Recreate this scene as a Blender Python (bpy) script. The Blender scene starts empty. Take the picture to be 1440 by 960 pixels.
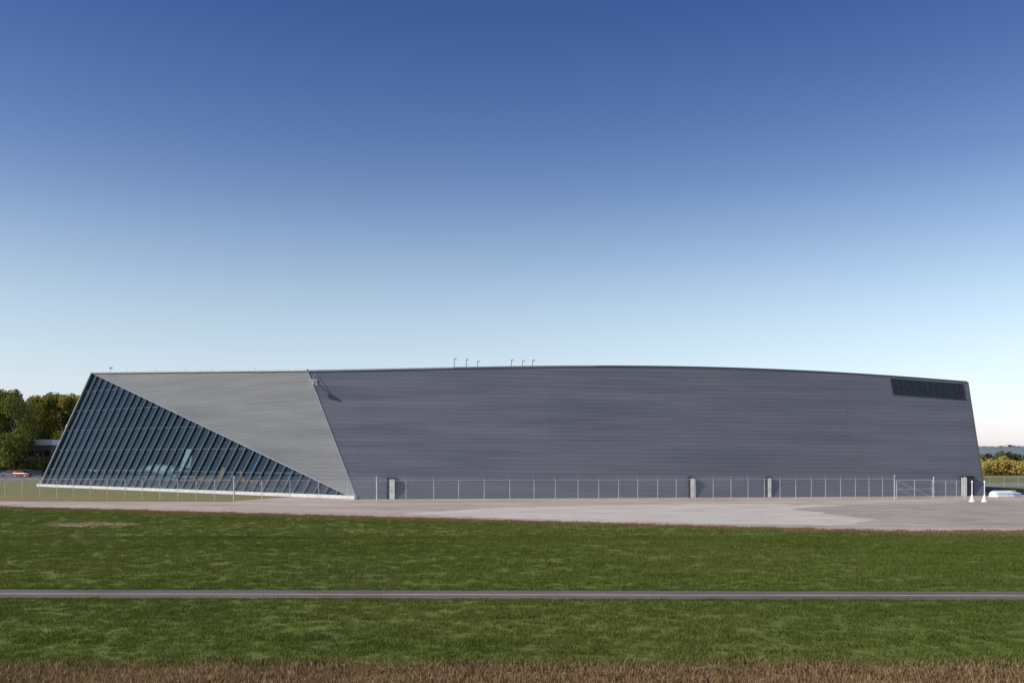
import bpy, math, random
import numpy as np
from mathutils import Vector, Matrix, noise as mnoise
random.seed(4); rng=np.random.default_rng(4)
S=bpy.context.scene
F0=1300.0; H=5.1; HZ=640.0
def WX(px,Y): return (px-720)/F0*Y
def WZ(py,Y): return H+(HZ-py)/F0*Y
def P(px,py,Y): return Vector((WX(px,Y),Y,WZ(py,Y)))
def G(px,py):
    Y=F0*H/(py-HZ); return (WX(px,Y),Y)

# ---------------- camera
cd=bpy.data.cameras.new("camera"); cam=bpy.data.objects.new("camera",cd); S.collection.objects.link(cam)
cam.location=(0,0,H); cam.rotation_euler=(math.radians(90),0,0)
cd.sensor_width=36; cd.lens=F0/1440*36; cd.shift_y=(HZ-480)/1440; cd.clip_end=20000; cd.clip_start=0.5
S.camera=cam
S.view_settings.view_transform='Standard'; S.view_settings.look='None'; S.view_settings.exposure=0

# ---------------- light
tosun=Vector((-0.76,-0.295,0.574)).normalized()
sl=bpy.data.lights.new("sun","SUN"); sl.energy=4.4; sl.angle=math.radians(0.5); sl.color=(1,0.94,0.85)
so=bpy.data.objects.new("sun",sl); S.collection.objects.link(so); so.rotation_euler=tosun.to_track_quat('Z','Y').to_euler()
w=bpy.data.worlds.new("World"); S.world=w; w.use_nodes=True
nt=w.node_tree; nt.nodes.clear()
out=nt.nodes.new("ShaderNodeOutputWorld"); bg=nt.nodes.new("ShaderNodeBackground"); sky=nt.nodes.new("ShaderNodeTexSky")
sky.sky_type='NISHITA'; sky.sun_disc=False; sky.sun_elevation=math.asin(tosun.z); sky.sun_rotation=math.atan2(tosun.x,tosun.y)
sky.air_density=1.0; sky.dust_density=0.6; sky.ozone_density=3.0; sky.altitude=100
bg.inputs[1].default_value=0.09
# elevation dependent colour grade of the sky (deeper blue overhead, pale haze at the horizon)
tc=nt.nodes.new("ShaderNodeTexCoord"); sx=nt.nodes.new("ShaderNodeSeparateXYZ"); nt.links.new(tc.outputs['Generated'],sx.inputs[0])
rp=nt.nodes.new("ShaderNodeValToRGB"); nt.links.new(sx.outputs[2],rp.inputs[0]); rp.color_ramp.interpolation='B_SPLINE'
st=[(0.0,(1.75,1.64,2.15)),(0.05,(1.92,1.70,1.88)),(0.105,(2.15,1.83,1.68)),(0.182,(2.1,1.82,1.60)),(0.287,(1.05,1.08,1.32)),(0.44,(0.44,0.60,1.05)),(0.7,(0.4,0.55,1.0))]
el=rp.color_ramp.elements
while len(el)<len(st): el.new(0.5)
for e_,(p_,c_) in zip(el,st): e_.position=p_; e_.color=(*[x/2.5 for x in c_],1)
vm=nt.nodes.new("ShaderNodeVectorMath"); vm.operation='MULTIPLY'; nt.links.new(sky.outputs[0],vm.inputs[0]); nt.links.new(rp.outputs[0],vm.inputs[1])
vs_=nt.nodes.new("ShaderNodeVectorMath"); vs_.operation='SCALE'; vs_.inputs['Scale'].default_value=2.5; nt.links.new(vm.outputs[0],vs_.inputs[0])
nt.links.new(vs_.outputs[0],bg.inputs[0]); nt.links.new(bg.outputs[0],out.inputs[0])

# ---------------- node helpers
class N:
    def __init__(s,name):
        s.m=bpy.data.materials.new(name); s.m.use_nodes=True; s.t=s.m.node_tree
        s.t.nodes.clear(); s.o=s.t.nodes.new("ShaderNodeOutputMaterial")
    def n(s,ty,**k):
        x=s.t.nodes.new(ty)
        for a,b in k.items(): setattr(x,a,b)
        return x
    def l(s,a,b): s.t.links.new(a,b)
    def put(s,sock,v):
        if hasattr(v,'links') or isinstance(v,bpy.types.NodeSocket): s.l(v,sock)
        else: sock.default_value=v
    def math(s,op,a,b=0.0,c=None,clamp=False):
        x=s.n("ShaderNodeMath",operation=op,use_clamp=clamp); s.put(x.inputs[0],a); s.put(x.inputs[1],b)
        if c is not None: s.put(x.inputs[2],c)
        return x.outputs[0]
    def mix(s,f,a,b,mode='MIX'):
        x=s.n("ShaderNodeMix",data_type='RGBA',blend_type=mode); s.put(x.inputs[0],f); s.put(x.inputs[6],a); s.put(x.inputs[7],b)
        return x.outputs[2]
    def pos(s): return s.n("ShaderNodeNewGeometry").outputs['Position']
    def uv(s): return s.n("ShaderNodeTexCoord").outputs['UV']
    def scale(s,v,sc,loc=(0,0,0)):
        x=s.n("ShaderNodeMapping"); s.l(v,x.inputs[0]); x.inputs['Scale'].default_value=sc; x.inputs['Location'].default_value=loc
        return x.outputs[0]
    def noise(s,v,sc,det=3,rough=0.55):
        x=s.n("ShaderNodeTexNoise"); s.l(v,x.inputs['Vector']); x.inputs['Scale'].default_value=sc; x.inputs['Detail'].default_value=det; x.inputs['Roughness'].default_value=rough
        return x.outputs[0]
    def rng(s,v,a,b,c=0.0,d=1.0,smooth=False):
        x=s.n("ShaderNodeMapRange"); s.l(v,x.inputs[0])
        if smooth: x.interpolation_type='SMOOTHSTEP'
        for i,k in enumerate((a,b,c,d)): x.inputs[i+1].default_value=k
        return x.outputs[0]
    def sep(s,v):
        x=s.n("ShaderNodeSeparateXYZ"); s.l(v,x.inputs[0]); return x.outputs
    def bsdf(s,col,rough=0.6,metal=0.0,spec=0.5,bump=None,bs=0.3,bd=0.05):
        b=s.n("ShaderNodeBsdfPrincipled"); s.put(b.inputs['Base Color'],col); s.put(b.inputs['Roughness'],rough); s.put(b.inputs['Metallic'],metal)
        b.inputs['Specular IOR Level'].default_value=spec
        if bump is not None:
            bb=s.n("ShaderNodeBump"); s.l(bump,bb.inputs['Height']); bb.inputs['Strength'].default_value=bs; bb.inputs['Distance'].default_value=bd
            s.l(bb.outputs[0],b.inputs['Normal'])
        s.l(b.outputs[0],s.o.inputs[0]); return b
def C(r,g,b): return (r,g,b,1)
def simple(name,c,rough=0.6,metal=0.0,var=0.15,sc=2.0,spec=0.5):
    k=N(name); v=k.noise(k.pos(),sc,4); f=k.rng(v,0.3,0.7,1-var,1+var)
    x=k.n("ShaderNodeVectorMath",operation='SCALE'); x.inputs[0].default_value=c[:3]; k.l(f,x.inputs['Scale'])
    k.bsdf(x.outputs[0],rough,metal,spec); return k.m

# ---------------- mesh builder
class MB:
    def __init__(s): s.v=[];s.f=[];s.mi=[];s.uv=[];s.m=0
    def face(s,pts,uv=None):
        i=len(s.v); s.v+= [tuple(p) for p in pts]; s.f.append(tuple(range(i,i+len(pts)))); s.mi.append(s.m)
        s.uv+= list(uv) if uv else [(p[0],p[1]) for p in pts]
    def beam(s,p0,p1,w,d,nrm):
        p0=Vector(p0);p1=Vector(p1); a=(p1-p0).normalized(); n=Vector(nrm); n=(n-a*n.dot(a)).normalized(); t=a.cross(n)
        c=[]
        for p in (p0,p1):
            c.append([p+t*(w/2*sx)+n*(d/2*sy) for sx,sy in((-1,-1),(1,-1),(1,1),(-1,1))])
        for i in range(4):
            j=(i+1)%4; s.face([c[0][i],c[0][j],c[1][j],c[1][i]])
        s.face(c[0][::-1]); s.face(c[1])
    def box(s,c,sz,rz=0.0):
        c=Vector(c); R=Matrix.Rotation(rz,3,'Z'); hx,hy,hz=[k/2 for k in sz]
        q=[c+R@Vector((x*hx,y*hy,z*hz)) for x in(-1,1) for y in(-1,1) for z in(-1,1)]
        for f in((0,1,3,2),(4,6,7,5),(0,4,5,1),(2,3,7,6),(0,2,6,4),(1,5,7,3)): s.face([q[i] for i in f])
    def cyl(s,p0,p1,r0,r1=None,n=8,cap=True):
        r1=r0 if r1 is None else r1
        p0=Vector(p0);p1=Vector(p1); a=(p1-p0).normalized(); t=a.orthogonal().normalized(); b=a.cross(t)
        A=[p0+(t*math.cos(k)+b*math.sin(k))*r0 for k in np.linspace(0,2*math.pi,n,endpoint=False)]
        B=[p1+(t*math.cos(k)+b*math.sin(k))*r1 for k in np.linspace(0,2*math.pi,n,endpoint=False)]
        for i in range(n):
            j=(i+1)%n; s.face([A[i],A[j],B[j],B[i]])
        if cap: s.face(A[::-1]); s.face(B)
    def lathe(s,base,axis,prof,n=14):
        for (h0,r0),(h1,r1) in zip(prof[:-1],prof[1:]):
            a=Vector(axis).normalized(); s.cyl(Vector(base)+a*h0,Vector(base)+a*h1,max(r0,.002),max(r1,.002),n,False)
    def build(s,name,mats,parent=None,smooth=False,merge=False):
        me=bpy.data.meshes.new(name); me.from_pydata(s.v,[],s.f)
        for m in mats: me.materials.append(m)
        me.polygons.foreach_set("material_index",s.mi)
        u=me.uv_layers.new(name="UVMap"); u.data.foreach_set("uv",np.array(s.uv,dtype=np.float32).ravel())
        if merge:
            import bmesh
            bm=bmesh.new(); bm.from_mesh(me); bmesh.ops.remove_doubles(bm,verts=bm.verts,dist=0.0005); bm.to_mesh(me); bm.free()
        if smooth: me.polygons.foreach_set("use_smooth",[True]*len(me.polygons))
        ob=bpy.data.objects.new(name,me); S.collection.objects.link(ob)
        if parent: ob.parent=parent
        return ob
def empty(name,loc=(0,0,0)):
    e=bpy.data.objects.new(name,None); S.collection.objects.link(e); e.location=loc; return e

# ---------------- grass colour shared by soil sheet and blades
def edgeY(X): return max(72.2-0.385*X,62.3)
def grass_color(k,blade=False):
    p=k.pos(); X,Y,Z=k.sep(p)
    n_lo=k.noise(k.scale(p,(0.6,1,0)),0.06,5,0.65)
    n_st=k.noise(k.scale(p,(0.05,0.34,0)),1.0,6,0.7)
    n_md=k.noise(k.scale(p,(0.9,1.6,0)),1.0,6,0.78)
    n_fi=k.noise(k.scale(p,(1,1.0,0)),7.0,4,0.75)
    n_sp=k.noise(k.scale(p,(1,1.3,0)),3.2,5,0.8)
    g=k.mix(k.rng(n_st,0.38,0.62),C(0.115,0.165,0.026),C(0.20,0.235,0.05))
    g=k.mix(k.rng(n_lo,0.42,0.66,0,0.8),g,C(0.245,0.235,0.065))
    g=k.mix(k.rng(n_md,0.52,0.78,0,0.5),g,C(0.28,0.25,0.095))
    g=k.mix(k.rng(n_sp,0.50,0.70,0,0.6),g,C(0.25,0.31,0.075))
    g=k.mix(k.rng(n_sp,0.32,0.49,0.65,0),g,C(0.055,0.085,0.016))
    g=k.mix(k.rng(n_fi,0.38,0.66,0.65,0.0),g,C(0.045,0.072,0.013))
    dry=k.mix(k.rng(n_fi,.35,.65),C(0.20,0.12,0.06),C(0.50,0.33,0.19))
    dry=k.mix(k.rng(n_md,0.45,0.7,0,0.5),dry,C(0.15,0.085,0.042))
    wob=k.math('MULTIPLY',k.math('SUBTRACT',n_md,0.5),3.0)
    near=k.rng(k.math('ADD',Y,wob),21.6,23.4,1,0,True)
    e=k.math('MAXIMUM',k.math('MULTIPLY_ADD',X,-0.385,72.2),62.3)
    d=k.math('SUBTRACT',k.math('ADD',Y,k.math('MULTIPLY',wob,1.6)),e)
    fr=k.math('MULTIPLY',k.rng(d,-5.0,-0.8,0,1,True),k.rng(d,8,22,1,0.3))
    ex=k.math('DIVIDE',k.math('ADD',X,31.0),3.8); ey=k.math('DIVIDE',k.math('SUBTRACT',Y,68.0),2.0)
    r=k.math('ADD',k.math('ADD',k.math('MULTIPLY',ex,ex),k.math('MULTIPLY',ey,ey)),k.math('MULTIPLY',wob,0.6))
    pa=k.rng(r,0.5,1.3,1,0,True)
    m=k.math('MAXIMUM',near,fr)
    g=k.mix(k.math('MULTIPLY',m,0.88),g,dry)
    g=k.mix(k.math('MULTIPLY',pa,0.8),g,C(0.42,0.32,0.20))
    return g,n_fi,n_md
k=N("grass_ground"); c,nf,nm=grass_color(k)
k.bsdf(c,0.95,0,0.1,bump=nf,bs=0.5,bd=0.05); M_grass=k.m
k=N("grass_blades"); c,nf,nm=grass_color(k,True)
c2=k.mix(0.25,c,C(0.22,0.25,0.07),'MIX')
d=k.n("ShaderNodeBsdfDiffuse"); k.l(c,d.inputs[0]); tr=k.n("ShaderNodeBsdfTranslucent"); k.l(c2,tr.inputs[0])
mx=k.n("ShaderNodeMixShader"); mx.inputs[0].default_value=0.35; k.l(d.outputs[0],mx.inputs[1]); k.l(tr.outputs[0],mx.inputs[2]); k.l(mx.outputs[0],k.o.inputs[0]); M_blade=k.m

mb=MB(); 
R=9000
mb.face([(-R,-200,0),(R,-200,0),(R,R,0),(-R,R,0)]); mb.build("ground",[M_grass])

# blades tuft
tf=MB()
for i in range(46):
    a=random.uniform(0,6.283); r=0.2*math.sqrt(random.random()); b=Vector((r*math.cos(a),r*math.sin(a),-0.01))
    h=random.uniform(0.035,0.095); la=random.uniform(0,6.283); ln=random.uniform(0.1,0.7)*h; t=b+Vector((ln*math.cos(la),ln*math.sin(la),h))
    wa=random.uniform(0,6.283); wd=Vector((math.cos(wa),math.sin(wa),0))*random.uniform(0.004,0.009)
    mid=b.lerp(t,0.55)+Vector((0,0,h*0.12))
    tf.face([b-wd,b+wd,mid+wd*0.8,mid-wd*0.8]); tf.face([mid-wd*0.8,mid+wd*0.8,t])
grass_par=empty("grass")
tuft=tf.build("grass_tuft",[M_blade],grass_par); tuft.location=(0,-60,-5)
PATH=lambda X:(32.75-0.012*X,34.95-0.014*X)   # near/far edges of the path
pts=[];scl=[]
def scatter(n,y0,y1,s0,s1,edge=False):
    c=0
    while c<n:
        Y=random.uniform(y0,y1); hw=0.60*Y+5
        if random.random()>hw/(0.6*y1+5): continue
        X=random.uniform(-hw,hw); a,b=PATH(X)
        if a-0.12<Y<b+0.12: continue
        if Y>edgeY(X)-0.2+mnoise.noise(Vector((X*0.3,Y*0.3,0)))*1.5: continue
        pts.append((X,Y,0)); scl.append(random.uniform(s0,s1)*(1+0.35*mnoise.noise(Vector((X*0.5,Y*0.8,3))))); c+=1
scatter(9500,18,33,0.8,1.35)
scatter(1800,18,23,1.3,2.3)
scatter(15000,34.5,58,0.9,1.6)
scatter(8000,56,95,1.0,1.8)
for i in range(1500):   # ragged verges of the path
    X=random.uniform(-28,28); a,b=PATH(X); e=random.choice((a-random.uniform(0.02,0.2),b+random.uniform(0.02,0.2))); pts.append((X,e,0)); scl.append(random.uniform(0.6,1.1))
for i in range(1500):   # dry stubble by the apron
    X=random.uniform(-55,45); pts.append((X,edgeY(X)-random.uniform(0,3),0)); scl.append(random.uniform(1.2,2.4))
me=bpy.data.meshes.new("grass_points"); me.from_pydata(pts,[],[]); at=me.attributes.new("sc",'FLOAT','POINT'); at.data.foreach_set("value",scl)
go=bpy.data.objects.new("grass_field",me); S.collection.objects.link(go); go.parent=grass_par
ng=bpy.data.node_groups.new("gscatter","GeometryNodeTree")
ng.interface.new_socket("Geometry",in_out='INPUT',socket_type='NodeSocketGeometry'); ng.interface.new_socket("Geometry",in_out='OUTPUT',socket_type='NodeSocketGeometry')
gi=ng.nodes.new("NodeGroupInput"); gout=ng.nodes.new("NodeGroupOutput"); iop=ng.nodes.new("GeometryNodeInstanceOnPoints")
obi=ng.nodes.new("GeometryNodeObjectInfo"); obi.inputs[0].default_value=tuft; obi.transform_space='ORIGINAL'
na=ng.nodes.new("GeometryNodeInputNamedAttribute"); na.data_type='FLOAT'; na.inputs[0].default_value="sc"
rv=ng.nodes.new("FunctionNodeRandomValue"); rv.data_type='FLOAT_VECTOR'; rv.inputs[0].default_value=(-0.1,-0.1,0); rv.inputs[1].default_value=(0.1,0.1,6.283)
ng.links.new(gi.outputs[0],iop.inputs['Points']); ng.links.new(obi.outputs['Geometry'],iop.inputs['Instance']); ng.links.new(rv.outputs[0],iop.inputs['Rotation']); ng.links.new(na.outputs[0],iop.inputs['Scale'])
ng.links.new(iop.outputs[0],gout.inputs[0])
md=go.modifiers.new("s","NODES"); md.node_group=ng

# ---------------- paved surfaces
def paved(name,c1,c2,c3,sc=0.12,rough=0.9,cracks=0.0):
    k=N(name); p=k.pos(); a=k.noise(k.scale(p,(0.5,1.6,0)),sc,6,0.65); b=k.noise(p,14,3,0.7); s_=k.noise(k.scale(p,(0.15,1.2,0)),0.8,6,0.7); q_=k.noise(k.scale(p,(0.35,0.9,0),(31,7,0)),0.5,6,0.75)
    c=k.mix(k.rng(a,0.42,0.6),c1,c2); c=k.mix(k.rng(s_,0.5,0.72,0,0.85),c,c3); c=k.mix(k.rng(b,0.3,0.7,0.0,0.25),c,C(c1[0]*.55,c1[1]*.55,c1[2]*.55))
    c=k.mix(k.rng(q_,0.53,0.60,0,0.5),c,C(c1[0]*.62,c1[1]*.57,c1[2]*.52))
    k.bsdf(c,rough,0,0.2,bump=b,bs=0.4,bd=0.02); return k.m
M_gravel=paved("gravel",C(0.45,0.37,0.30),C(0.56,0.485,0.405),C(0.33,0.26,0.195))
M_worn=paved("worn_pavement",C(0.35,0.305,0.26),C(0.44,0.39,0.335),C(0.49,0.42,0.35),0.3)
M_asph=paved("old_asphalt",C(0.17,0.15,0.135),C(0.22,0.20,0.185),C(0.26,0.22,0.18),0.3)
M_conc=paved("pale_concrete",C(0.58,0.52,0.45),C(0.65,0.59,0.52),C(0.46,0.39,0.315),0.3)
M_taxi=paved("taxiway_concrete",C(0.25,0.24,0.22),C(0.29,0.28,0.26),C(0.2,0.2,0.17),0.3)
M_path=paved("path_asphalt",C(0.15,0.125,0.115),C(0.18,0.155,0.14),C(0.12,0.10,0.095),0.4)
M_line=paved("faded_line_paint",C(0.58,0.49,0.33),C(0.50,0.43,0.30),C(0.32,0.27,0.20),1.5)
def strip(name,xs,lo,hi,z,mat):
    m=MB()
    for a,b in zip(xs[:-1],xs[1:]): m.face([(a,lo(a),z),(b,lo(b),z),(b,hi(b),z),(a,hi(a),z)])
    return m.build(name,[mat])
def nz(x,s=1,o=0): return mnoise.noise(Vector((x*s,o,0)))
xs=np.arange(-150,260,0.35)
strip("gravel_apron",xs,lambda x:edgeY(x)+nz(x,.25)*1.2+nz(x,1.3,4)*0.6+nz(x,.06,8)*1.5,
      lambda x: (101.5+nz(x,.2)*0.6-0.04*(x+30) if x<-31 else min(103.5+ (x+31)*2.5,128)),0.004,M_gravel)
def blob(name,pl,z,mat,j=0.5):
    o=[]
    for i in range(len(pl)):
        a=Vector(pl[i]);b=Vector(pl[(i+1)%len(pl)]); n=max(2,int((b-a).length/0.5))
        for t in range(n):
            q=a.lerp(b,t/n); o.append((q.x+nz(q.x+q.y,.9,z*999)*j,q.y+nz(q.x-q.y,.7,5+z*999)*j*1.2,z))
    me=bpy.data.meshes.new(name); me.from_pydata(o,[],[tuple(range(len(o)))]); me.materials.append(mat)
    import bmesh
    bm=bmesh.new(); bm.from_mesh(me); bmesh.ops.triangulate(bm,faces=bm.faces[:]); bm.to_mesh(me); bm.free()
    for p_ in me.polygons:
        if p_.normal.z<0: p_.flip()
    ob=bpy.data.objects.new(name,me); S.collection.objects.link(ob); return ob
blob("concrete_slab",[G(*q) for q in((560,722),(700,714),(900,709),(1100,708),(1200,711),(1180,716),(1160,722),(1230,730),(1200,738),(1050,737),(880,733),(700,728))],0.008,M_conc,1.4)
blob("worn_pavement",[G(*q) for q in((1110,715),(1200,710),(1390,705),(1700,702),(1700,741),(1440,740),(1330,739),(1240,733),(1215,725),(1140,719))],0.012,M_worn,1.4)
xs=np.arange(-70,70,1.0)
strip("path",xs,lambda x:PATH(x)[0]+nz(x,.5)*.03,lambda x:PATH(x)[1]+nz(x,.5,3)*.03,0.006,M_path)
strip("path_line",xs,lambda x:sum(PATH(x))/2-0.075,lambda x:sum(PATH(x))/2+0.075,0.010,M_line)
# far paved areas
strip("parking_lot",np.array([-420,-60.]),lambda x:186,lambda x:262,0.004,M_asph)
strip("taxiway",np.array([66,900.]),lambda x:150,lambda x:172,0.004,M_taxi)
strip("runway",np.array([66,900.]),lambda x:215,lambda x:226,0.004,M_taxi)

# ---------------- building
L=Vector((-77,151,0)); Fp=Vector((-17.9,107,0)); Rp=Vector((59.3,116,0))
T1=P(130,524.5,147); T2=P(433,521.5,110); RT=P(1360,537,119)
hall=empty("aircraft_hangar")
prof=[(433,521.5),(600,517.8),(750,515.9),(890,515.2),(1035,517.5),(1150,522.5),(1250,529),(1360,537)]
px_,pz_=[],[]
sl_=(119-110)/(RT.x-T2.x)
for p,q in prof:
    kx=(p-720)/F0; X=kx*(110-sl_*T2.x)/(1-sl_*kx); Y=110+sl_*(X-T2.x); px_.append(X); pz_.append(WZ(q,Y))
pf=np.polyfit(px_,pz_,4)
def topP(u):
    X=T2.x+(RT.x-T2.x)*u; return Vector((X,110+9*u,float(np.polyval(pf,X))))
def botP(u): return Fp.lerp(Rp,u)
def wallP(u,v,off=0.0):
    p=botP(u).lerp(topP(u),v)
    if off: p=p+wallN*off
    return p
wallN=((Rp-Fp).cross(topP(.5)-botP(.5))).normalized()
if wallN.y>0: wallN=-wallN
def u_at(px,v):
    lo,hi=0,1
    for _ in range(40):
        m=(lo+hi)/2; q=wallP(m,v); x=720+F0*q.x/q.y
        if x<px: lo=m
        else: hi=m
    return lo
def cladding(name,base,dark,light,pitch,metal=0.35,ro=0.42,vj=7.5):
    k=N(name); uv=k.uv(); U,V,_=k.sep(uv)
    fr=k.math('FRACT',k.math('DIVIDE',V,pitch)); row=k.math('FLOOR',k.math('DIVIDE',V,pitch))
    groove=k.math('MAXIMUM',k.rng(fr,0.0,0.12,1,0),k.rng(fr,0.90,1.0,0,1))
    wv=k.n("ShaderNodeCombineXYZ"); k.l(k.math('MULTIPLY',U,0.055),wv.inputs[0]); k.l(k.math('MULTIPLY',V,0.7),wv.inputs[1])
    st=k.noise(wv.outputs[0],1.0,4,0.6)
    wr=k.n("ShaderNodeTexWhiteNoise"); wr.noise_dimensions='2D'
    cb=k.n("ShaderNodeCombineXYZ"); 
    k.l(k.math('FLOOR',k.math('DIVIDE',U,vj)),cb.inputs[0]); k.l(row,cb.inputs[1]); k.l(cb.outputs[0],wr.inputs['Vector'])
    fu=k.math('FRACT',k.math('DIVIDE',U,vj)); vjn=k.rng(fu,0.0,0.012,1,0)
    c=k.mix(k.rng(st,0.36,0.64),dark,light)
    c=k.mix(0.4,c,base)
    c=k.mix(k.rng(wr.outputs[0],0,1,0,0.09),c,C(*[x*1.5 for x in light[:3]]))
    bl=k.noise(k.scale(uv,(0.03,0.02,1)),1.0,3); c=k.mix(k.rng(bl,0.4,0.65,0,0.2),c,C(*[x*.75 for x in dark[:3]]))
    gr=k.math('MAXIMUM',k.math('MULTIPLY',groove,0.36),k.math('MULTIPLY',vjn,0.22))
    c=k.mix(gr,c,C(0.03,0.031,0.034))
    rn=k.rng(st,0.3,0.7,ro-0.08,ro+0.1)
    hb=k.math('ADD',k.math('MULTIPLY',fr,0.5),k.math('MULTIPLY',st,0.7))
    k.bsdf(c,rn,metal,0.5,bump=hb,bs=0.3,bd=0.06); return k.m
M_wall=cladding("shaded_metal_cladding",C(0.180,0.186,0.206),C(0.155,0.161,0.18),C(0.212,0.218,0.238),0.5)  # duller tone of the wall under grazing sun put into the colour
M_panel=cladding("sunlit_metal_cladding",C(0.235,0.25,0.27),C(0.205,0.22,0.24),C(0.27,0.285,0.305),0.45)  # brighter tone of the sun-facing panel put into the colour
M_trim=simple("pale_trim_metal",(0.45,0.47,0.49),0.4,0.2)
M_vent=simple("galvanised_vent",(0.30,0.32,0.35),0.4,0.3)
M_dtrim=simple("dark_trim_metal",(0.10,0.105,0.115),0.5,0.3)
M_gtrim=simple("grey_trim_metal",(0.24,0.26,0.28),0.45,0.2)
M_sill=simple("concrete_sill",(0.6,0.6,0.58),0.8)
M_floor=simple("hangar_floor",(0.26,0.26,0.25),0.6)
NU,NV=64,8
m=MB()
for i in range(NU):
    for j in range(NV):
        us=(i/NU,(i+1)/NU); vs=(j/NV,(j+1)/NV)
        q=[wallP(us[a],vs[b]) for a,b in((0,0),(1,0),(1,1),(0,1))]
        m.face(q,[(p.x-Fp.x,p.z+0.012*(p.x)) for p in q])
m.build("front_wall",[M_wall],hall,merge=True,smooth=True)
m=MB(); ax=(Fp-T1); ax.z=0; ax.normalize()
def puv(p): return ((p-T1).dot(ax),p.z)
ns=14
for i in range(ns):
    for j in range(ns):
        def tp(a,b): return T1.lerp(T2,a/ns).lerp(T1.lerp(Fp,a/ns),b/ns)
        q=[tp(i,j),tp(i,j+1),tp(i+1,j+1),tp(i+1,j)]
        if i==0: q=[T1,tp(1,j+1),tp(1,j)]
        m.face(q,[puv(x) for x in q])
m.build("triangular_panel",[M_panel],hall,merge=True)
BLt=Vector((-46,178,15.5)); BRt=Vector((60,168,13)); BLb=Vector((-50,186,0)); BRb=Vector((62,172,0))
m=MB()
front=[T1]+[topP(i/24) for i in range(25)]
ln=len(front)
back=[]
for i,p in enumerate(front):
    t=0 if i==0 else 0.18+0.82*(i-1)/(ln-2); q=BLt.lerp(BRt,t); q.z=p.z-1.2; back.append(q)
for i in range(ln-1): m.face([front[i],front[i+1],back[i+1],back[i]])
m.build("roof",[M_dtrim],hall)
m=MB()
m.face([L,T1,back[0],BLb],[(0,0),(0,17),(40,16),(40,0)])
m.face([Rp,BRb,back[-1],topP(1)],[(0,0),(50,0),(50,14),(0,15)])
gb=[BLb]+[BLb.lerp(BRb,0.18+0.82*i/(ln-2)) for i in range(ln-1)]
for i in range(ln-1): m.face([gb[i],back[i],back[i+1],gb[i+1]],[(gb[i].x,0),(gb[i].x,15),(gb[i+1].x,15),(gb[i+1].x,0)])
m.build("rear_walls",[M_wall],hall)
m=MB(); m.face([L+Vector((.5,.2,.12)),Fp+Vector((.2,.5,.12)),Rp+Vector((-.3,.5,.12)),BRb+Vector((-.3,-.3,.12)),BLb+Vector((.3,-.3,.12))]); m.build("floor",[M_floor],hall)
gn=((Fp-L).cross(T1-L)).normalized()
if gn.y>0: gn=-gn
k=N("tinted_glass"); tr=k.n("ShaderNodeBsdfTransparent"); tr.inputs[0].default_value=C(0.46,0.60,0.67)
gl=k.n("ShaderNodeBsdfGlossy"); gl.inputs[0].default_value=C(0.50,0.66,0.84); gl.inputs['Roughness'].default_value=0.03
f=k.n("ShaderNodeFresnel"); f.inputs[0].default_value=1.5
nn=k.noise(k.pos(),0.35,2); bb=k.n("ShaderNodeBump"); k.l(nn,bb.inputs['Height']); bb.inputs['Strength'].default_value=0.1; bb.inputs['Distance'].default_value=0.05; k.l(bb.outputs[0],gl.inputs['Normal'])
mx=k.n("ShaderNodeMixShader"); k.l(k.math('ADD',f.outputs[0],0.02),mx.inputs[0]); k.l(tr.outputs[0],mx.inputs[1]); k.l(gl.outputs[0],mx.inputs[2]); k.l(mx.outputs[0],k.o.inputs[0]); M_glass=k.m
M_mull=simple("mullion_steel",(0.13,0.17,0.20),0.45,0.2)
m=MB(); m.face([L-gn*.1,Fp-gn*.1,T1-gn*.1]); m.build("glazing",[M_glass],hall)
m=MB(); NM=38
for i in range(1,NM):
    t=i/NM; a=L.lerp(Fp,t); b=T1.lerp(Fp,t); m.beam(a,b,0.09,0.26,gn)
    if i%2==0: m.beam(a-gn*1.3,b-gn*1.3,0.14,0.26,gn)
for s_ in (0.16,0.33,0.5,0.67,0.84):
    m.beam(L.lerp(T1,s_)-gn*.12,Fp.lerp(T1,s_)-gn*.12,0.05,0.1,gn)
m.build("mullions",[M_mull],hall)
m=MB()
m.m=3; m.beam(L+gn*.1,T1+gn*.1,0.22,0.3,gn)
m.beam(T1+gn*.04,Fp+gn*.04,0.10,0.14,gn)
m.m=1
sd=(Fp-L).normalized(); m.beam(L+gn*.25+Vector((0,0,.2))-sd*.3,Fp+gn*.25+Vector((0,0,.2)),0.40,0.5,(gn.x,gn.y,0))
m.m=3
m.beam(Fp,T2+Vector((0,-.02,0)),0.08,0.1,(-.4,-.9,0))
m.m=0
m.beam(T1+Vector((-.1,-.1,.1)),T2+Vector((0,-.1,.1)),0.26,0.2,(0,0,1))
tp_=[topP(i/24) for i in range(25)]
for i in range(24):
    wdt=0.22-.008*i
    m.m=0 if i<5 else (3 if i<10 else 2)  # sunlit stretch of the roof edge painted by stepping pale to dark trim
    m.beam(tp_[i]+Vector((0,-.04,.03)),tp_[i+1]+Vector((0.0,-.04,.03)),wdt,0.16,(0,0,1))
m.m=2
m.beam(Rp+Vector((.05,-.05,0)),topP(1)+Vector((.05,-.05,0)),0.14,0.14,(0,-1,0))
m.build("edge_trim",[M_trim,M_sill,M_dtrim,M_gtrim],hall)
M_louv=simple("dark_louvre_glass",(0.022,0.027,0.034),0.35,0.0)
M_lfr=simple("louvre_frame",(0.05,0.056,0.065),0.5,0.2)
m=MB()
def wz(u,z):
    ln_=(topP(u)-botP(u)).length; return wallP(u,1-z/ln_,0.06)
ua,ub=u_at(1253,0.95),0.992
nn_=12
for i in range(nn_):
    a=ua+(ub-ua)*i/nn_; b=ua+(ub-ua)*(i+1)/nn_; m.face([wz(a,2.4),wz(b,2.4),wz(b,.35),wz(a,.35)])
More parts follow.
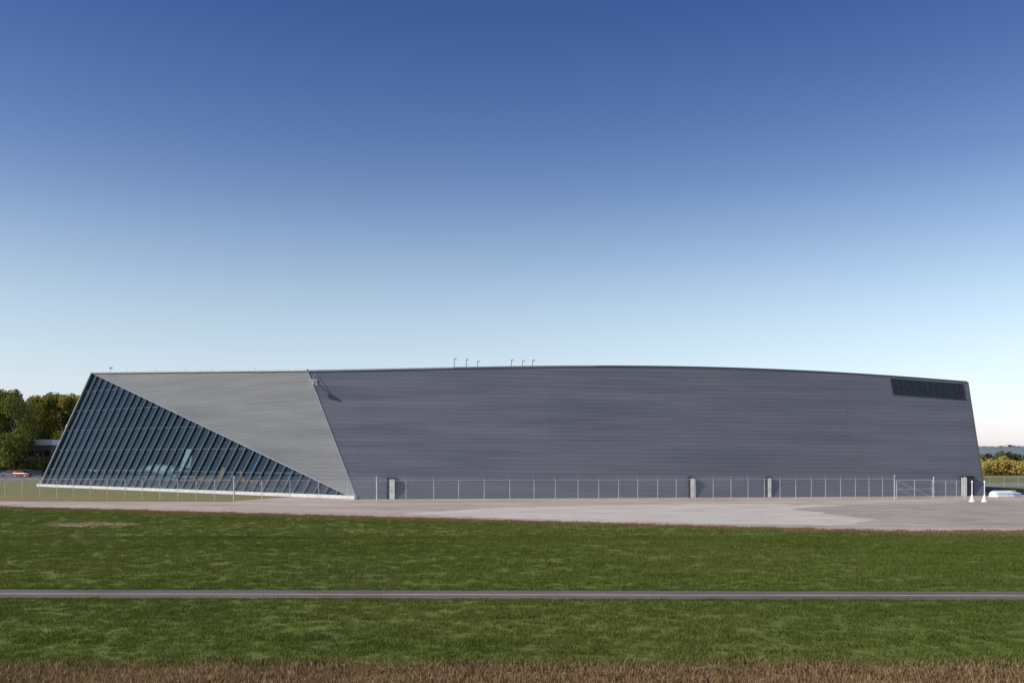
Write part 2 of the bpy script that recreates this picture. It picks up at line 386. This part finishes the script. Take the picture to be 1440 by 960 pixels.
m.m=1
for i in range(nn_+1):
    a=ua+(ub-ua)*i/nn_; m.beam(wz(a,2.45),wz(a,.3),0.05 if 0<i<nn_ else .1,0.06,wallN)
for z in (.35,1.35,2.4): m.beam(wz(ua,z),wz(ub,z),0.05,0.08,wallN)
m.build("louvre_window",[M_louv,M_lfr],hall)
M_door=simple("white_door_paint",(0.72,0.73,0.7),0.5); M_dark=simple("dark_recess",(0.03,0.032,0.035),0.7)  # near-black colour stands in for recess shade on solid door boxes
rz=math.atan2(Rp.y-Fp.y,Rp.x-Fp.x)
for p,wd in((548,1.0),(971.5,0.8),(1080,0.7),(1360,1.7)):
    u=u_at(p,0.02); q=botP(u)+Vector((0,.22,0)); m=MB(); m.m=1; m.box(q+Vector((0,0.1,1.25)),(wd,0.7,2.5),rz)
    m.m=0
    ex=Vector((math.cos(rz),math.sin(rz),0)); 
    dw=wd*0.6 if wd<1.5 else .7; m.box(q+ex*((wd/2-dw/2-.03)*(1 if wd<1.5 else -1))+Vector((0,-.275,1.18)),(dw,0.06,2.3),rz)
    m.m=2; m.box(q+Vector((0,0.02,2.54)),(wd+.1,.66,0.06),rz)
    m.m=1; m.cyl(q+ex*(wd/2-dw)+Vector((0.06,-.33,1.05)),q+ex*(wd/2-dw)+Vector((0.2,-.33,1.05)),0.025)
    m.build("door",[M_door,M_dark,M_dtrim],hall)
m=MB()
for p,h in((638,1.3),(655,1.2),(671,.95),(719,1.05),(735,.95),(749,1.0)):
    u=u_at(p,1); b=topP(u)+Vector((0,1.0,-0.2)); t=b+Vector((0,0,h+.1)); m.cyl(b,t,.05); m.cyl(t,t+Vector((.2,0,.04)),.05); m.cyl(t+Vector((.2,0,.04)),t+Vector((.22,0,-.1)),.055)
b=T1.lerp(T2,0.1)+Vector((0,.6,0)); m.cyl(b,b+Vector((0,0,.8)),.035); m.box(b+Vector((0.05,0,.85)),(.4,.2,.22)); 
for t in (.2,.35,.5,.62,.8): b=T1.lerp(T2,t)+Vector((0,.4,0)); m.cyl(b,b+Vector((0,0,.5)),.03)
m.build("roof_vents",[M_vent],hall)
m=MB(); b=wallP(u_at(444,0.9),0.915,0); 
d=Vector((-.12,-1,0)).normalized()
m.cyl(b,b+d*1.1,0.06); m.cyl(b+Vector((0,0,.9)),b+d*1.1,0.03); e=b+d*1.1
m.box(b+d*.03,(.5,.1,.5)); m.lathe(e+Vector((0,0,-.1)),Vector((-.3,-1,-.4)),[(-.15,.1),(-.1,.24),(.2,.38),(.22,.36),(.2,.02)],14)
m.cyl(e,e+Vector((.5,-.1,-.35)),.04); m.box(e+Vector((.55,-.1,-.4)),(.3,.2,.2))
m.build("wall_floodlight",[M_trim],hall)

# ---------------- aircraft inside
def aircraft(name,loc,rz,s,mat,mat2):
    e=empty(name,loc); e.rotation_euler=(0,0,rz); e.scale=(s,s,s)
    m=MB(); m.lathe((-6,0,1.8),(1,0,0.02),[(0,.02),(.3,.35),(1.2,.62),(3,.8),(6,.75),(9,.45),(11.5,.2),(12,.05)],16)
    fu=m.build("fuselage",[mat],e,merge=True,smooth=True)
    m=MB()
    def slab(pl,t,ax):
        tv=Vector(ax)*t/2; A=[Vector(p)+tv for p in pl]; B=[Vector(p)-tv for p in pl]; m.face(A); m.face(B[::-1])
        for i in range(len(pl)): j=(i+1)%len(pl); m.face([A[i],B[i],B[j],A[j]])
    slab([(-3,-8,2.0),(-1.2,-8,2.0),(-.6,0,1.7),(-.6,.01,1.7),(-1.2,8,2.0),(-3,8,2.0),(-3.4,0,1.7)],.18,(0,0,1))
    slab([(4.4,-2.6,2.3),(5.6,-2.6,2.3),(5.8,2.6,2.3),(4.4,2.6,2.3)],.1,(0,0,1))
    slab([(3.6,0,2.2),(5.9,0,2.1),(6.2,0,4.6),(5.1,0,4.6)],.14,(0,1,0))
    m.build("wings_and_tail",[mat],e)
    m=MB()
    for x,y in((-4.4,0),(-1.5,-1.4),(-1.5,1.4)): m.cyl((x,y,1.6),(x,y,.35),.07); m.cyl((x,y-.12,.35),(x,y+.12,.35),.35,n=14)
    m.lathe((-4,0,2.35),(1,0,0),[(0,.02),(.6,.38),(1.6,.42),(2.6,.02)],10)
    m.build("gear_and_canopy",[mat2],e)
M_white=simple("aircraft_white",(0.8,0.8,0.76),0.35); M_or=simple("aircraft_orange",(0.7,0.30,0.06),0.4); M_blk=simple("rubber_dark",(0.03,0.03,0.03),0.7)
# positions given as (distance along the glazed side, distance inside it)
inw=Vector((-gn.x,-gn.y,0)).normalized()
def ins(al,dp): q=L+sd*al+inw*dp; return (q.x,q.y,.12)
aircraft("airplane",ins(16,12.0),-0.64,1.3,M_white,M_blk)
aircraft("airplane",ins(46,6.5),2.3,0.6,M_or,M_blk)
aircraft("airplane",ins(24,9),1.9,0.85,M_white,M_blk)
aircraft("airplane",ins(36,6.5),-.7,0.7,M_or,M_blk)

# ---------------- fence
M_galv=simple("galvanised_steel",(0.55,0.56,0.56),0.45,0.4)
k=N("chain_link"); U,V,_=k.sep(k.uv())
a=k.math('FRACT',k.math('DIVIDE',k.math('ADD',U,V),0.075)); b=k.math('FRACT',k.math('DIVIDE',k.math('ADD',k.math('SUBTRACT',U,V),500.0),0.075))
mask=k.math('MAXIMUM',k.math('LESS_THAN',a,0.05),k.math('LESS_THAN',b,0.05))
bs=k.bsdf(C(0.5,0.51,0.52),0.5,0.4); tr=k.n("ShaderNodeBsdfTransparent"); mx=k.n("ShaderNodeMixShader"); k.l(mask,mx.inputs[0]); k.l(tr.outputs[0],mx.inputs[1]); k.l(bs.outputs[0],mx.inputs[2]); k.l(mx.outputs[0],k.o.inputs[0]); M_chain=k.m
def fence(name,pl,posts_thick=(),h=2.35,arm=True):
    par=empty(name)
    mp=MB(); mm=MB(); mr=MB(); u=0
    for i,p in enumerate(pl):
        p=Vector(p); th=i in posts_thick; r=.085 if th else .036
        hh=h+(.45 if th else .0)
        mp.cyl(p,p+Vector((0,0,hh)),r,r*.9,8)
        if th: mp.cyl(p+Vector((0,0,hh)),p+Vector((0,0,hh+.06)),r*1.1,.02,8)
        if arm: mp.beam(p+Vector((0,0,h-.02)),p+Vector((-.14,-.28,h+.36)),.045,.04,(1,0,0))
        if i:
            q=Vector(pl[i-1]); mr.cyl(q+Vector((0,0,h)),p+Vector((0,0,h)),.024,n=6)
            mr.cyl(q+Vector((0,0,.08)),p+Vector((0,0,.08)),.006,n=4)
            if arm:
                for z_,o in((.12,-.09),(.24,-.18),(.35,-.27)): mr.cyl(q+Vector((-.03,o,h+z_)),p+Vector((-.03,o,h+z_)),.006,n=4)
            du=(p-q).length; mm.face([q+Vector((0,-.03,.05)),p+Vector((0,-.03,.05)),p+Vector((0,-.03,h)),q+Vector((0,-.03,h))],[(u,0),(u+du,0),(u+du,h),(u,h)]); u+=du
    mp.build("posts",[M_galv],par,smooth=False); mr.build("rails_and_barbed_wire",[M_galv],par); mm.build("chain_link_mesh",[M_chain],par)
    return par
def fy(px): return float(np.interp(px,[-300,329,530,1258,1345],[116,103.5,101,108.5,109.5]))
fpx=[-160,-125,-92,-60,-28,7,31,56,80,103,127,151,176,200,225,250,276,302,329,368,408,448,489,530,571,610,645,681,717,751,781,813,842,870,897,925,951,978,1003,1028,1052,1075,1097,1119,1141,1161,1182,1203,1222,1241,1258]
fence("chain_link_fence",[(WX(p,fy(p)),fy(p),0) for p in fpx],(18,23,50))
gp=empty("fence_gate"); m=MB(); 
A=Vector((WX(1261,108.5),108.5,0)); B=Vector((WX(1311,109),109,0))
for z in(.12,1.15,2.2): m.cyl(A+Vector((0,0,z)),B+Vector((0,0,z)),.045 if z!=1.15 else .03)
for t in(0,.5,1): q=A.lerp(B,t); m.cyl(q+Vector((0,0,.1)),q+Vector((0,0,2.22)),.045)
m.cyl(A+Vector((0,0,2.15)),B+Vector((0,0,.15)),.035); m.cyl(A+Vector((0,0,1.3)),A.lerp(B,.5)+Vector((0,0,.15)),.03)
m.build("frame",[M_galv],gp)
m=MB(); dl=(B-A).length; o=Vector((0,-.055,0)); m.face([A+o+Vector((0,0,.1)),B+o+Vector((0,0,.1)),B+o+Vector((0,0,2.2)),A+o+Vector((0,0,2.2))],[(0,0),(dl,0),(dl,2.1),(0,2.1)]); m.build("mesh",[M_chain],gp)
fence("chain_link_fence",[(WX(p,109.3),109.3,0) for p in(1313,1330,1345,1357)],(0,3),h=2.1,arm=False)
fence("chain_link_fence",[(WX(p,150),150,0) for p in(1392,1412,1432,1452,1472,1495)],(),h=1.6,arm=False)

M_wp=simple("white_paint",(0.8,0.8,0.78),0.5)
for p,y in((1367,705.5),(1384.5,705.5)):
    X,Y=G(p,y); m=MB(); m.lathe((X,Y,0),(0,0,1),[(0,.34),(.06,.34),(.1,.28),(.75,.1),(.8,.06),(2.1,.045),(2.12,.09),(2.3,.09),(2.34,.02)],14)
    m.build("marker_post",[M_wp],merge=True,smooth=False)
X,Y=G(800,699); m=MB(); M_y=simple("yellow_paint",(0.8,0.52,0.05),0.45)
m.lathe((X,Y,0),(0,0,1),[(0,.2),(.06,.2),(.07,.14),(.5,.13),(.52,.17),(.58,.17),(.6,.14),(.7,.1),(.76,.04),(.82,.04),(.83,.01)],14)
m.cyl((X-.26,Y,.4),(X+.26,Y,.4),.065); m.cyl((X,Y,.38),(X,Y-.26,.38),.085); m.build("fire_hydrant",[M_y])
X0,Y0=G(1416,698.5); bt=empty("boat_shaped_object",(X0,Y0,0.02)); bt.rotation_euler=(0,0,.15)  # unidentified white and blue object, given an invented upturned boat shape
M_bl=simple("boat_shape_blue",(0.35,0.48,0.6),0.35)
m=MB(); prev=None
for i in range(17):
    t=i/16; x=-1.9+3.8*t; wdt=.85*min(1,(1-t)*2.4)**.6*(1 if t>.05 else .9); hh=.72*(1-.35*max(0,t-.6)/.4)
    ring=[(x,wdt*math.cos(a)*-1,max(.0,hh*math.sin(a)**.75 if math.sin(a)>0 else 0)) for a in np.linspace(0,math.pi,11)]
    if prev:
        for j in range(10):
            m.m=1 if j in(1,8) else 0
            m.face([prev[j],prev[j+1],ring[j+1],ring[j]])
    else: m.face(ring)
    prev=ring
m.m=0; m.beam((-1.8,0,.74),(1.2,0,.74),.06,.08,(0,0,1))
for y in(-.86,.86): m.beam((-1.9,y,.05),(.3,y,.05),.08,.06,(0,0,1))
m.build("boat_shape",[M_wp,M_bl],bt)

# ---------------- cars
M_win=simple("car_glass",(0.02,0.025,0.03),0.08); M_tyre=simple("tyre",(0.025,0.025,0.025),0.8); M_rim=simple("rim",(0.5,0.5,0.5),0.3,0.8); M_lt=simple("headlamp",(0.7,0.7,0.7),0.2)
def car(loc,rz,col,suv=False):
    e=empty("parked_car",loc); e.rotation_euler=(0,0,rz)
    pm=simple("car_paint",col,0.25,0.1,0.03)
    hz=1.62 if suv else 1.43
    low=[(-2.2,.35),(-2.25,.6),(-2.15,.88),(-1.2,.98),(1.35 if not suv else 2.1,.98),(2.15,.9),(2.25,.6),(2.2,.35)]
    top=[(-1.25,.97),(-.55,hz-.06),(-.2,hz),(.9,hz),(1.35 if not suv else 1.85,hz-.1),(1.95 if not suv else 2.1,.96)]
    m=MB()
    def ext(pl,w0,w1,zb,zt):
        def yy(z): return w0+(w1-w0)*(z-zb)/(zt-zb)
        A=[(x,-yy(z),z) for x,z in pl]; B=[(x,yy(z),z) for x,z in pl]; m.face(A); m.face(B[::-1])
        for i in range(len(pl)): j=(i+1)%len(pl); m.face([A[j],A[i],B[i],B[j]])
    ext(low,.9,.86,.35,.98); ext(top,.84,.66,.97,hz)
    ob=m.build("body",[pm],e,merge=True); bv=ob.modifiers.new("b","BEVEL"); bv.width=.04; bv.segments=2
    m=MB()
    def sy(z): return .84-.18*(z-.97)/(hz-.97)+.008
    for s_ in(-1,1):
        for seg in([(-1.0,1.03),(-.5,hz-.12),(.1,hz-.1),(.1,1.03)],[(.18,1.03),(.18,hz-.1),(1.2,hz-.12),(1.55,1.03)]):
            m.face([(x,s_*sy(z),z) for x,z in seg][::s_])
    m.face([(-1.2,-.7,1.02),(-1.2,.7,1.02),(-.62,.6,hz-.1),(-.62,-.6,hz-.1)])
    x0,x1=(1.47,1.9) if not suv else (1.94,2.1)
    m.face([(x1+.03,-.7,1.02),(x1+.03,.7,1.02),(x0+.03,.6,hz-.14),(x0+.03,-.6,hz-.14)]); m.build("windows",[M_win],e)
    m=MB()
    for x in(-1.4,1.4):
        for s_ in(-1,1): m.m=0; m.cyl((x,s_*.7,.33),(x,s_*.92,.33),.33,n=18); m.m=1; m.cyl((x,s_*.9,.33),(x,s_*.935,.33),.2,n=12)
    m.m=2
    for s_ in(-.62,.62): m.box((-2.24,s_,.7),(.06,.35,.14))
    m.build("wheels_and_lamps",[M_tyre,M_rim,M_lt],e)
def cl(px,Y): return (WX(px,Y),Y,0.004)
car(cl(12,222),.2,(.28,.29,.31)); car(cl(32,216),2.9,(.20,.02,.018),True); car(cl(50,223),.1,(.04,.05,.08)); car(cl(38,230),1.2,(.4,.4,.4)); car(cl(-8,226),.4,(.05,.08,.2),True)

# ---------------- trees
def leafmat(name,c1,c2,c3):
    k=N(name); p=k.pos(); a=k.noise(p,.35,3); b=k.noise(p,3.0,2)
    c=k.mix(k.rng(a,.4,.6),c1,c2); c=k.mix(k.rng(b,.5,.72),c,c3)
    d=k.n("ShaderNodeBsdfDiffuse"); k.l(c,d.inputs[0]); t=k.n("ShaderNodeBsdfTranslucent"); k.l(c,t.inputs[0])
    mx=k.n("ShaderNodeMixShader"); mx.inputs[0].default_value=.3; k.l(d.outputs[0],mx.inputs[1]); k.l(t.outputs[0],mx.inputs[2]); k.l(mx.outputs[0],k.o.inputs[0]); return k.m
M_lg=leafmat("leaves_green",C(.13,.165,.04),C(.19,.215,.05),C(.29,.26,.07))
M_ly=leafmat("leaves_yellowing",C(.21,.21,.045),C(.36,.29,.06),C(.44,.32,.065))
M_ls=leafmat("leaves_autumn_shrub",C(.36,.32,.09),C(.55,.42,.12),C(.60,.42,.13))
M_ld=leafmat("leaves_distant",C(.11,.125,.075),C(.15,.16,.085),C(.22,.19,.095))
M_bark=simple("bark",(.11,.085,.065),.9)
def leafquads(cen,rad,n,size):
    d=rng.normal(size=(n,3)); d/=np.linalg.norm(d,axis=1)[:,None]; r=rng.random(n)**.45
    return cen+d*rad*r[:,None]
def quads_from(pc,size):
    n=len(pc); a=rng.normal(size=(n,3)); a/=np.linalg.norm(a,axis=1)[:,None]; b=np.cross(a,rng.normal(size=(n,3))); b/=np.linalg.norm(b,axis=1)[:,None]
    s=size*rng.uniform(.6,1.4,n)[:,None]
    return np.stack([pc-a*s-b*s*.6,pc+a*s-b*s*.6,pc+a*s*.7+b*s*.7,pc-a*s*.7+b*s*.7],1).reshape(-1,3)
def npmesh(name,V,mat,parent=None):
    n=len(V)//4; me=bpy.data.meshes.new(name); me.vertices.add(len(V)); me.vertices.foreach_set("co",V.astype(np.float32).ravel())
    me.loops.add(len(V)); me.loops.foreach_set("vertex_index",np.arange(len(V),dtype=np.int32)); me.polygons.add(n); me.polygons.foreach_set("loop_start",np.arange(0,len(V),4,dtype=np.int32)); me.update(calc_edges=True); me.validate()
    me.materials.append(mat); ob=bpy.data.objects.new(name,me); S.collection.objects.link(ob)
    if parent: ob.parent=parent
    return ob
def tree(X,Y,h,wd,mat,n=11000,name="deciduous_tree"):
    e=empty(name,(X,Y,0)); m=MB(); lean=random.uniform(-.3,.3)
    top=Vector((lean,0,h*.8)); m.cyl((0,0,-.1),top*.5,.035*h*.55,.02*h*.5); m.cyl(top*.5,top,.01*h,.002*h)
    blobs=[]
    for i in range(19):
        t=random.uniform(.2,.92); a=random.uniform(0,6.283); env=math.sin(min(1,(t-.08)/.92)*math.pi)**.55; r=wd*.5*env*random.uniform(.45,.95)
        b0=top*min(t*.95,.98); b1=Vector((lean+r*math.cos(a),r*math.sin(a),h*min(.93,t+.07))); m.cyl(b0*.92,b1,.006*h,.0015*h,6)
        blobs.append((b1,random.uniform(.14,.24)*wd*(.6+.5*env)))
    blobs.append((Vector((lean,0,h*.94)),wd*.15))
    m.build("trunk_and_limbs",[M_bark],e)
    per=n//len(blobs); V=[]
    for c,r in blobs:
        V.append(leafquads(np.array(c),np.array([r,r,r*1.15]),per,0))
    pc=np.concatenate(V); pc[:,2]=np.maximum(pc[:,2],h*.1)
    npmesh("crown",quads_from(pc,.22),mat,e)
for p,Y,top,wpx,mt in((-62,258,550,60,M_lg),(-30,246,552,50,M_ly),(2,262,554,48,M_lg),(20,240,551,54,M_lg),(46,256,560,46,M_ly),(68,262,557,48,M_lg),(90,258,558,46,M_ly),(108,262,562,40,M_lg),(132,270,570,40,M_lg),(-95,250,560,50,M_lg)):
    tree(WX(p,Y),Y,WZ(top,Y),wpx/F0*Y*1.3,mt)
def treeline(name,x0,x1,Y,dy,h,mat,n,size):
    pc=[]; nb=int((x1-x0)/(h*.55))
    for i in range(nb):
        x=x0+(x1-x0)*(i+random.random())/nb; hh=h*(.65+.45*abs(mnoise.noise(Vector((x*.05,Y,0))))+random.uniform(-.1,.22)); r=hh*random.uniform(.4,.6)
        for q in range(3):
            pc.append(leafquads(np.array([x+random.uniform(-r,r)*.6,Y+random.uniform(-dy,dy),hh*random.uniform(.4,.68)]),np.array([r*.7,r*.7,hh*.33]),n//3,0))
        pc.append(leafquads(np.array([x,Y,hh*.22]),np.array([r*1.2,r,hh*.25]),n//3,0))
    return npmesh(name,quads_from(np.concatenate(pc),size),mat)
treeline("hedge",-230,-108,242,2,6.2,M_lg,1200,.2)
treeline("shrub_row",95,230,240,6,5.4,M_ls,900,.25)
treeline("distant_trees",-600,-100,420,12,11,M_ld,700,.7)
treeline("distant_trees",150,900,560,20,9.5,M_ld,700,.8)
k=N("haze_tinted_hills"); nn=k.noise(k.scale(k.pos(),(1,1,3)),.02,4); c=k.mix(nn,C(.15,.19,.21),C(.21,.25,.27)); k.bsdf(c,1,0,0); M_hill=k.m  # distance haze put into the bluish hill colour
m=MB(); prev=None
for i in range(241):
    x=-3000+6000*i/240; z=15+7*mnoise.noise(Vector((x*.0016,2,0)))+2.2*mnoise.noise(Vector((x*.02,7,0)))+(4 if x>0 else 2)
    r=[(x,1500,0),(x,1560,z*.7),(x,1640,z),(x,1900,z*.9)]
    if prev:
        for j in range(3): m.face([prev[j],r[j],r[j+1],prev[j+1]])
    prev=r
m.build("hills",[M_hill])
m=MB()
for i in range(26):
    x=random.uniform(720,1000); m.box((x,1625,18+random.uniform(0,3)),(random.uniform(5,14),8,random.uniform(3,7)))
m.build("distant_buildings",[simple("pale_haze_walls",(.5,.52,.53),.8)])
wb=empty("office_building",(WX(52,246),246,0)); m=MB()
m.m=1; m.box((0,6,3.9),(6.6,10,7.8)); m.m=0; m.box((0,6,8.6),(7.2,10.6,1.5)); m.m=2
for i in range(3): 
    for z in(2.0,5.6): m.box((-2.1+2.1*i,.97,z),(1.4,.1,1.5))
m.build("walls",[M_wp,simple("brown_wall",(.12,.10,.08),.8),M_win],wb)
